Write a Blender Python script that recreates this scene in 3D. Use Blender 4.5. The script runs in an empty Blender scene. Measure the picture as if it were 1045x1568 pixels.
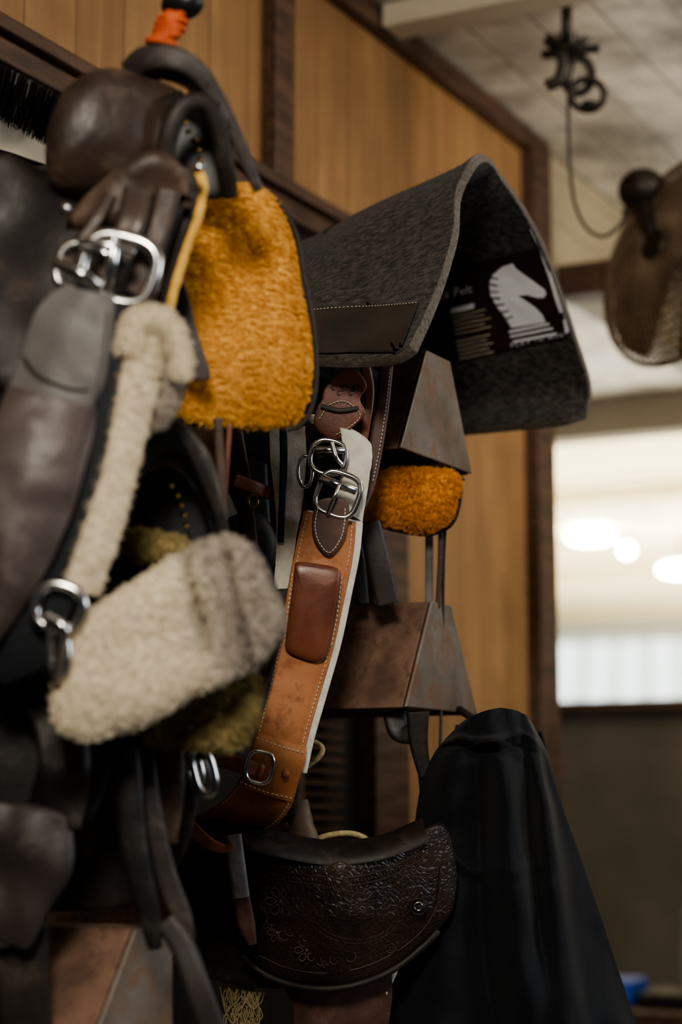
import bpy, bmesh, math, random
from mathutils import Vector, Matrix, noise
from mathutils.bvhtree import BVHTree
random.seed(7)
# ---------------------------------------------------------------- survey frame
# world: wall carrying the racks is the plane x=0, +x into the room, +y along the wall, z up (metres)
FP=3000.0; CU,CV=522.7,784.0
C=Vector((1.87,0,1.5)); YA=math.radians(27.5); PI_=math.radians(8.6)
F=Vector((-math.sin(YA)*math.cos(PI_),math.cos(YA)*math.cos(PI_),math.sin(PI_)))
R=Vector((math.cos(YA),math.sin(YA),0)); U=R.cross(F)
NF=Vector((.46,-.88,-.08)).normalized()
def ray(u,v): return F+R*((u-CU)/FP)+U*((CV-v)/FP)
def P(u,v,d): return C+ray(u,v)*d
def PX(u,v,x):
    r=ray(u,v); return C+r*((x-C.x)/r.x)
def PY(u,v,y):
    r=ray(u,v); return C+r*(y/r.y)
# ---------------------------------------------------------------- helpers
COL=bpy.context.scene.collection
def group(name,loc):
    e=bpy.data.objects.new(name,None); e.empty_display_size=.05; COL.objects.link(e); e.location=loc
    return e
def link(name,me,par=None,mats=(),smooth=True):
    o=bpy.data.objects.new(name,me); COL.objects.link(o)
    for m in (mats if isinstance(mats,(list,tuple)) else [mats]): me.materials.append(m)
    if smooth:
        for p in me.polygons: p.use_smooth=True
    if par is not None:
        o.parent=par; o.matrix_parent_inverse=Matrix.Translation(-par.location)
    return o
def mk(name,vs,fs,par,mats,smooth=True):
    me=bpy.data.meshes.new(name); me.from_pydata([tuple(v) for v in vs],[],fs); me.update()
    bm=bmesh.new(); bm.from_mesh(me); bmesh.ops.recalc_face_normals(bm,faces=bm.faces); bm.to_mesh(me); bm.free()
    return link(name,me,par,mats,smooth)
def cr(pts,n,closed=False):
    pts=[Vector(p) for p in pts]; m=len(pts); out=[]
    if closed:
        seg=m
        g=lambda i:pts[i%m]
    else:
        seg=m-1
        g=lambda i: pts[i] if 0<=i<m else (pts[0]*2-pts[1] if i<0 else pts[-1]*2-pts[-2])
    tot=n if closed else n-1
    for k in range(n):
        t=k/tot*seg; i=min(int(t),seg-1); t-=i
        a,b,c,d=g(i-1),g(i),g(i+1),g(i+2)
        out.append(.5*((2*b)+(c-a)*t+(2*a-5*b+4*c-d)*t*t+(3*b-a-3*c+d)*t**3))
    return out
def resample_grid(rows,nr,nc):
    rr=[cr(r,nc) for r in rows]
    cols=[cr([rr[i][j] for i in range(len(rr))],nr) for j in range(nc)]
    return [[cols[j][i] for j in range(nc)] for i in range(nr)]
def grid(name,rows,par,mats,thick,nr=40,nc=40,offset=0,bevel=0,raw=False):
    g=rows if raw else resample_grid(rows,nr,nc)
    nr=len(g); nc=len(g[0])
    vs=[p for r in g for p in r]
    fs=[(i*nc+j,i*nc+j+1,(i+1)*nc+j+1,(i+1)*nc+j) for i in range(nr-1) for j in range(nc-1)]
    me=bpy.data.meshes.new(name); me.from_pydata([tuple(v) for v in vs],[],fs); me.update()
    o=link(name,me,par,mats)
    if thick:
        s=o.modifiers.new('s','SOLIDIFY'); s.thickness=thick; s.offset=offset; s.use_even_offset=False
        if len(me.materials)>1: s.material_offset_rim=1
        if bevel:
            b=o.modifiers.new('b','BEVEL'); b.width=bevel; b.segments=3; b.limit_method='ANGLE'; b.angle_limit=math.radians(50)
    return o
def band(name,prs,par,mats,thick,n=50,cols=9,bulge=0.0,wob=0):
    Ls=cr([P(p[0],p[1],p[4]) for p in prs],n); Rs=cr([P(p[2],p[3],p[5] if len(p)>5 else p[4]) for p in prs],n)
    g=[]
    for a,b in zip(Ls,Rs):
        row=[a.lerp(b,j/(cols-1))+NF*bulge*(1-(2*j/(cols-1)-1)**2) for j in range(cols)]
        if wob: row=[p+NF*wob*(noise.noise(p*11)+.25*noise.noise(p*38)) for p in row]
        g.append(row)
    return grid(name,g,par,mats,thick,raw=True,bevel=min(thick*.35,.003))
def tube(name,pts,r,par,mat,n=None,closed=False,seg=10,smooth=True,rs=None):
    n=n or max(12,len(pts)*8)
    q=cr(pts,n,closed) if smooth else [Vector(p) for p in pts]
    n=len(q); vs=[];fs=[]
    up=NF.copy()
    for i,p in enumerate(q):
        t=(q[(i+1)%n]-q[i-1]) if closed else (q[min(i+1,n-1)]-q[max(i-1,0)])
        if t.length<1e-9: t=Vector((0,0,1))
        t.normalize(); w=t.cross(up)
        if w.length<.05: w=t.cross(Vector((0.3,.2,1)))
        w.normalize(); b=w.cross(t)
        rr=r if rs is None else r*(rs[0]+(rs[1]-rs[0])*i/(n-1))
        for k in range(seg):
            a=2*math.pi*k/seg; vs.append(p+w*math.cos(a)*rr+b*math.sin(a)*rr)
    m=n if closed else n-1
    for i in range(m):
        for k in range(seg):
            a=i*seg+k; b=i*seg+(k+1)%seg; c=((i+1)%n)*seg+(k+1)%seg; d=((i+1)%n)*seg+k
            fs.append((a,b,c,d))
    if not closed:
        fs.append(tuple(range(seg))[::-1]); fs.append(tuple((n-1)*seg+k for k in range(seg)))
    return mk(name,vs,fs,par,mat)
def strap(name,pts,par,mat,thick=.004,n=60,N=None,dome=.0,wob=0):
    N=N or NF
    cs=cr([P(p[0],p[1],p[2]) for p in pts],n)
    ws=cr([(p[3]*p[2]/FP,0,0) for p in pts],n)
    sec=[]
    for k in range(9): a=-1+2*k/8; sec.append((a,1))
    for k in range(9): a=1-2*k/8; sec.append((a,-1))
    vs=[];fs=[];S=len(sec)
    for i,c in enumerate(cs):
        t=(cs[min(i+1,n-1)]-cs[max(i-1,0)]).normalized(); w=t.cross(N).normalized(); b=w.cross(t)
        hw=ws[i].x/2
        for a,s in sec:
            e=1-abs(a)**6*.7
            q=c+w*hw*a
            vs.append(q+b*(s*thick/2*e - dome*hw*(a*a-.3))+(N*wob*noise.noise(q*25) if wob else Vector()))
    for i in range(n-1):
        for k in range(S):
            fs.append((i*S+k,i*S+(k+1)%S,(i+1)*S+(k+1)%S,(i+1)*S+k))
    fs.append(tuple(range(S))); fs.append(tuple((n-1)*S+k for k in range(S)))
    return mk(name,vs,fs,par,mat)
def dfun(d):
    if callable(d): return d
    if isinstance(d,(tuple,list)):
        d0,u0,v0,du,dv=d
        return lambda u,v:d0+du*(u-u0)/100+dv*(v-v0)/100
    return lambda u,v:d
def plate(name,out,d,par,mat,thick=.006,back=None,p=6,N=120,K=20,nrm=None):
    f=dfun(d); nrm=nrm or NF; back=thick if back is None else back
    o=cr([(a,b,0) for a,b in out],N,True)
    N=len(o); c=sum(o,Vector())/N
    vs=[];fs=[]
    def lay(sg,th,sk):
        base=len(vs)
        cp=P(c.x,c.y,f(c.x,c.y))+nrm*sg*th; vs.append(cp)
        for k in range(1,K+1):
            if k==K and sk: break
            s=math.sin(k/K*math.pi/2)
            h=max(0,(1-s**p))**(1/p) if k<K else 0
            for q in o:
                x=c.lerp(q,s); vs.append(P(x.x,x.y,f(x.x,x.y))+nrm*sg*th*h)
        return base
    a=lay(1,thick,False); b=lay(-1,back,True)
    def idx(base,k,j):
        if k==0: return base
        if k==K and base==b: return a+1+(K-1)*N+j%N
        return base+1+(k-1)*N+j%N
    for base in (a,b):
        for k in range(K):
            for j in range(N):
                if k==0: fc=(base,idx(base,1,j),idx(base,1,j+1))
                else: fc=(idx(base,k,j),idx(base,k+1,j),idx(base,k+1,j+1),idx(base,k,j+1))
                fs.append(fc)
    return mk(name,vs,fs,par,mat)
def fluff(o,amp,freq,big=0,bfreq=12,seed=0):
    me=o.data; off=Vector((seed*3.1,seed*1.7,seed))
    ns=[v.normal.copy() for v in me.vertices]
    for v,nn in zip(me.vertices,ns):
        q=v.co*freq+off
        w=noise.noise(q*.45)*.9+noise.noise(q)*.7+noise.noise(q*2.3)*.35
        h=amp*w+big*noise.noise(v.co*bfreq+off)
        v.co+=nn*h
    me.update(); return o
def fur(o,parents,length,kids=10,rad=.05,clump=.05,seed=1,modstack=False,rough=.0009):
    m=o.modifiers.new('fur','PARTICLE_SYSTEM'); ps=o.particle_systems[-1]; s=ps.settings
    s.type='HAIR'; s.count=parents; s.hair_length=length; s.hair_step=4; s.render_step=3; s.display_step=3
    s.emit_from='FACE'; s.use_emit_random=True; s.use_even_distribution=True; s.use_modifier_stack=modstack
    s.brownian_factor=length*.25; s.factor_random=length*.25
    if kids:
        s.child_type='INTERPOLATED'; s.rendered_child_count=kids; s.clump_factor=clump; s.clump_shape=.2
        s.roughness_2=rough; s.roughness_endpoint=rough; s.roughness_1=rough*.6
        s.child_length=1; 
    s.root_radius=rad; s.tip_radius=rad*.45; s.radius_scale=.01; s.material=1
    ps.seed=seed
    return o
def ring(name,u,v,d,ru,rv,r,par,mat,ang=0,e=2.0,N=None,n=48,side=0):
    N=N or NF; c=P(u,v,d); s=d/FP
    ex=R.copy(); ez=N.cross(ex).normalized(); ex=ez.cross(N).normalized()
    if ez.z<0: ez=-ez
    pts=[]
    for k in range(n):
        a=2*math.pi*k/n; x=math.copysign(abs(math.cos(a))**(2/e),math.cos(a))*ru*s; y=math.copysign(abs(math.sin(a))**(2/e),math.sin(a))*rv*s
        x2=x*math.cos(ang)-y*math.sin(ang); y2=x*math.sin(ang)+y*math.cos(ang)
        pts.append(c+ex*x2+ez*y2+N*side*math.cos(a))
    return tube(name,pts,r,par,mat,n=n,closed=True)
def stitch_mesh(name,q,par,mat,step,L,r):
    acc=0; vs=[];fs=[]; nxt=0
    for i in range(1,len(q)):
        acc+=(q[i]-q[i-1]).length
        if acc>=nxt:
            nxt+=step; t=(q[i]-q[i-1]).normalized(); w=t.cross(NF).normalized(); b0=len(vs); c=q[i]
            for s,rr in ((-L/2,.3),(-L/4,1),(L/4,1),(L/2,.3)):
                for k in range(5):
                    a=2*math.pi*k/5; vs.append(c+t*s+(w*math.cos(a)+NF*math.sin(a))*r*rr)
            for s in range(3):
                for k in range(5): fs.append((b0+s*5+k,b0+s*5+(k+1)%5,b0+s*5+5+(k+1)%5,b0+s*5+5+k))
    return mk(name,vs,fs,par,mat)
def stitches(name,pts,par,mat,step=.0065,L=.0042,r=.0008):
    return stitch_mesh(name,cr([P(*p) for p in pts],500),par,mat,step,L,r)
def box(name,a,b,par,mat,bevel=.004):
    (x0,y0,z0),(x1,y1,z1)=a,b
    vs=[(x,y,z) for x in (x0,x1) for y in (y0,y1) for z in (z0,z1)]
    fs=[(0,1,3,2),(4,6,7,5),(0,4,5,1),(2,3,7,6),(0,2,6,4),(1,5,7,3)]
    o=mk(name,vs,fs,par,mat,False)
    if bevel:
        m=o.modifiers.new('b','BEVEL'); m.width=bevel; m.segments=2
    return o
def ball(name,c,rx,ry,rz,par,mat,seg=24):
    vs=[];fs=[];n=seg;m=seg//2
    vs.append(c+Vector((0,0,rz)))
    for i in range(1,m):
        for j in range(n):
            a=math.pi*i/m;b=2*math.pi*j/n
            vs.append(c+Vector((rx*math.sin(a)*math.cos(b),ry*math.sin(a)*math.sin(b),rz*math.cos(a))))
    vs.append(c-Vector((0,0,rz)))
    for j in range(n): fs.append((0,1+j,1+(j+1)%n)); fs.append((len(vs)-1,1+(m-2)*n+(j+1)%n,1+(m-2)*n+j))
    for i in range(m-2):
        for j in range(n): fs.append((1+i*n+j,1+(i+1)*n+j,1+(i+1)*n+(j+1)%n,1+i*n+(j+1)%n))
    return mk(name,vs,fs,par,mat)
# ---------------------------------------------------------------- materials
def M(name,c1,c2=None,rough=.5,metal=0,ns=20,stretch=(1,1,1),bump=.0,bs=300,bd=.001,lo=.35,hi=.65,sheen=0,spec=.5,coat=0,bstretch=None,detail=6,scuff=None,sc=18,st=.58,rv=0):
    m=bpy.data.materials.new(name); m.use_nodes=True; nt=m.node_tree; n=nt.nodes; l=nt.links
    b=n['Principled BSDF']; b.inputs['Roughness'].default_value=rough; b.inputs['Metallic'].default_value=metal
    b.inputs['Specular IOR Level'].default_value=spec
    b.inputs['Sheen Weight'].default_value=sheen; b.inputs['Coat Weight'].default_value=coat
    tc=n.new('ShaderNodeTexCoord'); mp=n.new('ShaderNodeMapping'); mp.inputs['Scale'].default_value=stretch
    l.new(tc.outputs['Object'],mp.inputs[0])
    if c2 is None: c2=tuple(x*.8 for x in c1)
    t=n.new('ShaderNodeTexNoise'); t.inputs['Scale'].default_value=ns; t.inputs['Detail'].default_value=detail
    l.new(mp.outputs[0],t.inputs[0]); r=n.new('ShaderNodeValToRGB'); l.new(t.outputs[0],r.inputs[0])
    r.color_ramp.elements[0].position=lo; r.color_ramp.elements[1].position=hi
    r.color_ramp.elements[0].color=(*c2,1); r.color_ramp.elements[1].color=(*c1,1)
    out=r.outputs[0]
    if scuff:
        t3=n.new('ShaderNodeTexNoise'); t3.inputs['Scale'].default_value=sc; t3.inputs['Detail'].default_value=12; t3.inputs['Roughness'].default_value=.72; t3.inputs['Distortion'].default_value=.5
        l.new(tc.outputs['Object'],t3.inputs[0])
        mr=n.new('ShaderNodeMapRange'); mr.inputs[1].default_value=st-.05; mr.inputs[2].default_value=st+.1; mr.inputs[4].default_value=.8; l.new(t3.outputs[0],mr.inputs[0])
        mx=n.new('ShaderNodeMix'); mx.data_type='RGBA'; l.new(mr.outputs[0],mx.inputs[0]); l.new(out,mx.inputs[6]); mx.inputs[7].default_value=(*scuff,1); out=mx.outputs[2]
        mr2=n.new('ShaderNodeMapRange'); mr2.inputs[1].default_value=.3; mr2.inputs[2].default_value=.7; mr2.inputs[3].default_value=rough-.06; mr2.inputs[4].default_value=rough+.25; l.new(t3.outputs[0],mr2.inputs[0]); l.new(mr2.outputs[0],b.inputs['Roughness'])
    l.new(out,b.inputs['Base Color'])
    if bump:
        t2=n.new('ShaderNodeTexNoise'); t2.inputs['Scale'].default_value=bs; t2.inputs['Detail'].default_value=4
        if bstretch:
            mp2=n.new('ShaderNodeMapping'); mp2.inputs['Scale'].default_value=bstretch; l.new(tc.outputs['Object'],mp2.inputs[0]); l.new(mp2.outputs[0],t2.inputs[0])
        else: l.new(tc.outputs['Object'],t2.inputs[0])
        bp=n.new('ShaderNodeBump'); bp.inputs['Strength'].default_value=bump; bp.inputs['Distance'].default_value=bd
        l.new(t2.outputs[0],bp.inputs['Height']); l.new(bp.outputs[0],b.inputs['Normal'])
    return m
def emis(name,c,s):
    m=bpy.data.materials.new(name); m.use_nodes=True; b=m.node_tree.nodes['Principled BSDF']
    b.inputs['Base Color'].default_value=(*c,1); b.inputs['Emission Color'].default_value=(*c,1); b.inputs['Emission Strength'].default_value=s
    return m
def planks(name,axis,w,c1,c2,groove=.04,gc=.25,grain=(30,30,1.5),rough=.55,blotch=None,vary=.35,bscale=2.6):
    m=bpy.data.materials.new(name); m.use_nodes=True; nt=m.node_tree; n=nt.nodes; l=nt.links; b=n['Principled BSDF']; b.inputs['Roughness'].default_value=rough
    tc=n.new('ShaderNodeTexCoord'); sp=n.new('ShaderNodeSeparateXYZ'); l.new(tc.outputs['Object'],sp.inputs[0])
    dv=n.new('ShaderNodeMath'); dv.operation='DIVIDE'; dv.inputs[1].default_value=w; l.new(sp.outputs[axis],dv.inputs[0])
    fl=n.new('ShaderNodeMath'); fl.operation='FLOOR'; l.new(dv.outputs[0],fl.inputs[0])
    fr=n.new('ShaderNodeMath'); fr.operation='FRACT'; l.new(dv.outputs[0],fr.inputs[0])
    wn=n.new('ShaderNodeTexWhiteNoise'); wn.noise_dimensions='1D'; l.new(fl.outputs[0],wn.inputs['W'])
    mp=n.new('ShaderNodeMapping'); mp.inputs['Scale'].default_value=grain; l.new(tc.outputs['Object'],mp.inputs[0])
    cb=n.new('ShaderNodeVectorMath'); cb.operation='ADD'; l.new(mp.outputs[0],cb.inputs[0]); l.new(wn.outputs['Color'],cb.inputs[1])
    t=n.new('ShaderNodeTexNoise'); t.inputs['Scale'].default_value=1.5; t.inputs['Detail'].default_value=6; t.inputs['Distortion'].default_value=.6; l.new(cb.outputs[0],t.inputs[0])
    ad=n.new('ShaderNodeMath'); ad.operation='MULTIPLY_ADD'; ad.inputs[1].default_value=vary; l.new(wn.outputs['Value'],ad.inputs[0]); 
    sb=n.new('ShaderNodeMath'); sb.operation='SUBTRACT'; sb.inputs[1].default_value=vary/2; l.new(t.outputs[0],sb.inputs[0]); l.new(sb.outputs[0],ad.inputs[2])
    r=n.new('ShaderNodeValToRGB'); r.color_ramp.elements[0].position=.3; r.color_ramp.elements[1].position=.75; r.color_ramp.elements[0].color=(*c2,1); r.color_ramp.elements[1].color=(*c1,1)
    l.new(ad.outputs[0],r.inputs[0]); src=r.outputs[0]
    if blotch:
        bt=n.new('ShaderNodeTexNoise'); bt.inputs['Scale'].default_value=bscale; bt.inputs['Detail'].default_value=9; bt.inputs['Roughness'].default_value=.65; l.new(tc.outputs['Object'],bt.inputs[0])
        br=n.new('ShaderNodeMapRange'); br.inputs[1].default_value=.42; br.inputs[2].default_value=.66; l.new(bt.outputs[0],br.inputs[0])
        bm=n.new('ShaderNodeMix'); bm.data_type='RGBA'; l.new(br.outputs[0],bm.inputs[0]); l.new(src,bm.inputs[6]); bm.inputs[7].default_value=(*blotch,1); src=bm.outputs[2]
    lt=n.new('ShaderNodeMath'); lt.operation='LESS_THAN'; lt.inputs[1].default_value=groove; l.new(fr.outputs[0],lt.inputs[0])
    mx=n.new('ShaderNodeMix'); mx.data_type='RGBA'; l.new(lt.outputs[0],mx.inputs[0]); l.new(src,mx.inputs[6]); mx.inputs[7].default_value=(*[x*gc for x in c2],1)
    l.new(mx.outputs[2],b.inputs['Base Color'])
    bp=n.new('ShaderNodeBump'); bp.inputs['Strength'].default_value=.5; bp.inputs['Distance'].default_value=.003; bp.invert=True; l.new(lt.outputs[0],bp.inputs['Height']); l.new(bp.outputs[0],b.inputs['Normal'])
    return m
m_wood=planks('pine_boards',1,.145,(.44,.25,.105),(.28,.145,.058),groove=.03,gc=.5,grain=(22,22,1.0),vary=.22,blotch=(.21,.11,.046),bscale=1.3)
m_woodshade=planks('shaded_boards',1,.11,(.02,.011,.007),(.009,.006,.004))  # near-black tones put the shade on the lower wall into the board colour
m_beam=M('oiled_timber',(.11,.055,.033),(.045,.023,.015),rough=.5,ns=8,stretch=(6,1,6),bump=.2,bs=60)
m_cream=planks('cream_siding',2,.14,(.62,.52,.35),(.54,.45,.29),grain=(2,2,8),gc=.6)
m_creamp=M('cream_paint',(.66,.58,.44),(.54,.47,.35),rough=.7,ns=5)
m_ceil=planks('ceiling_boards',0,.15,(.84,.78,.66),(.60,.55,.46),grain=(9,4,9),gc=.35,blotch=(.23,.20,.16),bscale=3.8)
m_plaster=M('rendered_wall',(.14,.118,.09),(.09,.076,.058),rough=.9,ns=2,bump=.2,bs=20)
m_header=M('painted_header',(.30,.262,.205),(.25,.215,.165),rough=.8,ns=2)
m_arena=planks('arena_ceiling_mat',1,1.4,(.90,.80,.54),(.78,.68,.44),groove=.12,gc=.7,grain=(.5,.5,.5))
m_conc=M('concrete',(.16,.14,.12),(.1,.09,.08),rough=.9,ns=5,bump=.3,bs=40)
m_brown=M('saddle_leather',(.070,.039,.026),(.032,.018,.013),rough=.42,ns=9,bump=.5,bs=110,bd=.0012,scuff=(.13,.088,.065),st=.57)
m_dome=M('worn_brown_leather',(.095,.058,.041),(.036,.023,.018),rough=.40,ns=8,bump=.5,bs=100,bd=.0012,scuff=(.20,.145,.11),sc=12,st=.56)
m_dark=M('dark_brown_leather',(.026,.0165,.0125),(.013,.009,.0075),rough=.48,ns=9,bump=.45,bs=110,bd=.0012,scuff=(.07,.048,.036),st=.58)
m_black=M('black_leather',(.020,.017,.015),(.010,.009,.0085),rough=.44,ns=15,bump=.4,bs=130,bd=.001,scuff=(.062,.052,.046),st=.57)
m_gloss=M('glossy_black_leather',(.05,.049,.050),(.022,.022,.023),rough=.26,ns=10,bump=.3,bs=120,bd=.0008,scuff=(.09,.09,.09),sc=10,st=.60)
m_grey=M('grey_worn_leather',(.175,.162,.158),(.10,.092,.090),rough=.50,ns=6,bump=.55,bs=95,bd=.0014,scuff=(.29,.27,.26),sc=9,st=.56)
m_plum2=M('plum_worn_leather',(.118,.090,.086),(.064,.048,.046),rough=.44,ns=4,bump=.5,bs=100,bd=.0012,scuff=(.20,.165,.155),sc=9,st=.56)
m_plum=M('plum_leather',(.062,.049,.046),(.032,.025,.024),rough=.44,ns=4,bump=.45,bs=110,bd=.001,scuff=(.14,.115,.105),sc=10,st=.57)
m_web=M('black_webbing',(.014,.017,.023),(.009,.011,.014),rough=.75,ns=200,bump=.5,bs=900)
m_tan=M('tan_leather',(.47,.19,.066),(.34,.12,.039),rough=.52,ns=10,bump=.35,bs=420,bd=.0008,lo=.25,hi=.7,scuff=(.22,.078,.030),sc=30,st=.55)
m_tan2=M('tan_leather_edge',(.26,.10,.04),(.18,.06,.02),rough=.6,ns=30)
m_chest=M('chestnut_leather',(.21,.070,.038),(.12,.038,.021),rough=.27,ns=12,bump=.25,bs=250,bd=.0006,scuff=(.30,.13,.08),sc=14,st=.58)
m_choc=M('chocolate_leather',(.095,.045,.034),(.052,.025,.019),rough=.42,ns=20,bump=.3,bs=300,bd=.0006,scuff=(.16,.09,.07),sc=20,st=.59)
m_steel=M('polished_steel',(.75,.74,.72),(.5,.5,.5),rough=.18,metal=1,ns=30)
m_brass=M('brass',(.5,.34,.12),(.35,.22,.08),rough=.3,metal=1)
m_yel=M('gold_sheepskin',(.93,.57,.155),(.79,.43,.085),rough=.95,ns=7,bump=.3,bs=160,bd=.003,sheen=.2,spec=.1)
m_orn=M('orange_sheepskin',(.86,.42,.09),(.68,.28,.04),rough=.95,ns=25,bump=.4,bs=200,bd=.003,sheen=.2,spec=.1)
m_fl=M('cream_sheepskin',(.93,.84,.67),(.83,.73,.56),rough=.95,ns=9,bump=.4,bs=190,bd=.003,sheen=.2,spec=.1)
m_flg=M('taupe_sheepskin',(.58,.51,.43),(.44,.38,.32),rough=.95,ns=12,bump=.4,bs=190,bd=.003,sheen=.2,spec=.1)
m_olive=M('olive_sheepskin',(.54,.43,.20),(.30,.23,.09),rough=.95,ns=30,bump=.6,bs=150,bd=.004,sheen=.2,spec=.1)
m_wfelt=M('white_wool_felt',(.76,.71,.62),(.62,.57,.48),rough=.95,ns=60,bump=.7,bs=500,bd=.002,sheen=.2,spec=.1)
m_felt=M('grey_wool_felt',(.125,.107,.092),(.024,.0215,.020),rough=.95,ns=110,stretch=(.7,1,1.3),bump=1,bs=230,bd=.004,lo=.38,hi=.74,sheen=.12,spec=.1,detail=10)
m_felth=M('felt_fibre',(.18,.155,.135),(.03,.027,.025),rough=.9,ns=200,lo=.52,hi=.66)
m_felte=M('felt_edge',(.16,.135,.105),(.07,.058,.046),rough=.95,ns=160,bump=.8,bs=400,bd=.002,sheen=.2,spec=.1)
m_wear=M('pad_wear_leather',(.052,.045,.042),(.032,.028,.026),rough=.42,ns=10,bump=.2,bs=400,bd=.0005)
m_thread=M('pale_thread',(.72,.63,.49),(.58,.50,.37),rough=.8)
m_card=M('label_card',(.034,.015,.015),(.025,.011,.011),rough=.45,ns=5)
m_white=M('white_ink',(.93,.93,.97),(.89,.89,.94),rough=.5)
m_rust=M('rusty_painted_steel',(.30,.18,.128),(.15,.092,.068),rough=.45,metal=.15,ns=16,bump=.5,bs=420,bd=.001,detail=12,scuff=(.10,.052,.036),sc=38,st=.54)
m_rustend=M('bare_steel',(.29,.255,.22),(.18,.135,.10),rough=.40,metal=.40,ns=10,bump=.4,bs=300,bd=.0007,detail=10,scuff=(.24,.13,.08),sc=22,st=.52)
m_jacket=M('black_softshell',(.0095,.011,.0145),(.0075,.0088,.0115),rough=.76,ns=60,bump=.3,bs=1200,bd=.0006,sheen=.07,spec=.24)
m_orange=M('orange_cord',(.75,.15,.04),(.5,.08,.02),rough=.7,ns=90,bump=.6,bs=500)
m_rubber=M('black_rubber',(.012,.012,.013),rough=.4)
m_rope=M('cotton_rope',(.50,.40,.22),(.32,.25,.13),rough=.9,ns=200,bump=.8,bs=400)
m_cage=M('dusty_fan_cage',(.30,.22,.145),(.18,.13,.085),rough=.6,metal=.2,ns=20)
m_blade=M('dusty_fan_blade',(.15,.10,.065),(.09,.06,.038),rough=.6,ns=20)
m_iron=M('dark_iron',(.06,.05,.045),(.03,.022,.018),rough=.5,metal=.6,ns=30)
m_blue=M('blue_plastic',(.02,.09,.45),rough=.5)
def tooled():
    m=M('tooled_leather',(.044,.024,.017),(.018,.011,.008),rough=.40,ns=12,spec=.45)
    nt=m.node_tree;n=nt.nodes;l=nt.links;b=n['Principled BSDF']
    tc=n.new('ShaderNodeTexCoord'); t0=n.new('ShaderNodeTexNoise'); t0.inputs['Scale'].default_value=24
    mx=n.new('ShaderNodeMix'); mx.data_type='VECTOR'; mx.inputs[0].default_value=.045
    l.new(tc.outputs['Object'],mx.inputs[4]); l.new(tc.outputs['Object'],t0.inputs[0]); l.new(t0.outputs['Color'],mx.inputs[5])
    v=n.new('ShaderNodeTexVoronoi'); v.feature='DISTANCE_TO_EDGE'; v.inputs['Scale'].default_value=120; l.new(mx.outputs[1],v.inputs[0])
    r=n.new('ShaderNodeValToRGB'); r.color_ramp.elements[0].position=.02; r.color_ramp.elements[1].position=.2; l.new(v.outputs['Distance'],r.inputs[0])
    bp=n.new('ShaderNodeBump'); bp.inputs['Strength'].default_value=.5; bp.inputs['Distance'].default_value=.0014; l.new(r.outputs[0],bp.inputs['Height']); l.new(bp.outputs[0],b.inputs['Normal'])
    return m
m_tool=tooled()
# ---------------------------------------------------------------- room shell
ZC=3.27
def ux(u,x=0): return PX(u,800,x).y
y_end=ux(806)
rail_t=PX(270,183,.03).z; rail_b=PX(270,240,.03).z
box('wall_left',(-.06,-1.5,rail_b),(0,y_end,ZC),None,m_wood,0)
yd=ux(592)
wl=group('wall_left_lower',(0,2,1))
box('shaded_boarding',(-.06,-1.5,0),(0,yd,rail_b),wl,m_woodshade,0)
box('pine_boarding',(-.06,yd,0),(0,y_end,rail_b),wl,m_wood,0)
box('floor',(-7,-3,-.1),(5,26,0),None,m_conc,0)
box('ceiling',(-7,-3,ZC),(5,8,ZC+.08),None,m_ceil,0)
box('trim_1',(0,-1.5,rail_b),(.035,y_end,rail_t-.03),None,m_beam,.004)
box('trim_2',(0,-1.5,rail_t-.025),(.05,y_end,rail_t),None,m_beam,.004)
y1,y2=ux(421,.035),ux(450,.035)
box('trim_3',(0.001,y1,rail_t+.002),(.035,y2,ZC-.06),None,m_beam,.004)
box('trim_4',(0.001,-1.5,ZC-.058),(.035,y_end,ZC-.002),None,m_beam,.004)
box('trim_5',(-.10,y_end+.002,0),(.04,y_end+.12,ZC-.01),None,m_beam,.006)
box('trim_6',(0,ux(545),.0),(.05,ux(596),rail_b-.01),None,m_beam,.004)
yr=ux(562)
box('trim_8',(.04,yr,ZC-.055),(5,yr+.09,ZC-.001),None,m_creamp,.004)
zl=PX(850,418,0).z
box('wall_left_upper',(-.08,y_end+.14,zl),(0,7.95,ZC-.002),None,m_cream,0)
yb=y_end+.13; zb1=PY(880,403,yb).z; zb0=PY(880,452,yb).z
box('trim_7',(0.042,yb,zb0),(5,yb+.1,zb1),None,m_beam,.004)
zs=PY(900,1074,8).z; zh=PY(940,668,8).z
wb=group('wall_back',(0,8.05,1))
box('lower_render',(-7,8,0),(5,8.12,zs-.04),wb,m_plaster,0)
box('header_band',(-7,7.98,zh),(5,8.12,ZC),wb,m_header,0)
box('jamb_far',(-7,8.0,zs),(-2.2,8.12,zh),wb,m_plaster,0)
box('jamb_near',(1.2,8.0,zs),(5,8.12,zh),wb,m_plaster,0)
box('sill',(-7,7.93,zs-.04),(5,8.13,zs),wb,m_beam,0)
za=3.75
box('arena_ceiling',(-9,8.2,za),(6,26,za+.05),None,m_arena,0)
ag=group('arena_roof_beams',(0,16,3.6))
for i,yy in enumerate((10.5,13,17.5,21)): box('purlin_%d'%i,(-9,yy,za-.12),(6,yy+.12,za-.01),ag,m_arena,0)
aw=group('wall_arena',(0,25.5,1))
box('kickboard',(-12,25.5,0),(6,25.6,2.6),aw,m_header,0)
m_trans=bpy.data.materials.new('translucent_sheeting'); m_trans.use_nodes=True
nt=m_trans.node_tree; bb=nt.nodes['Principled BSDF']; w=nt.nodes.new('ShaderNodeTexWave'); w.inputs['Scale'].default_value=.7; w.inputs['Distortion'].default_value=3; w.inputs['Detail'].default_value=0
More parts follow.
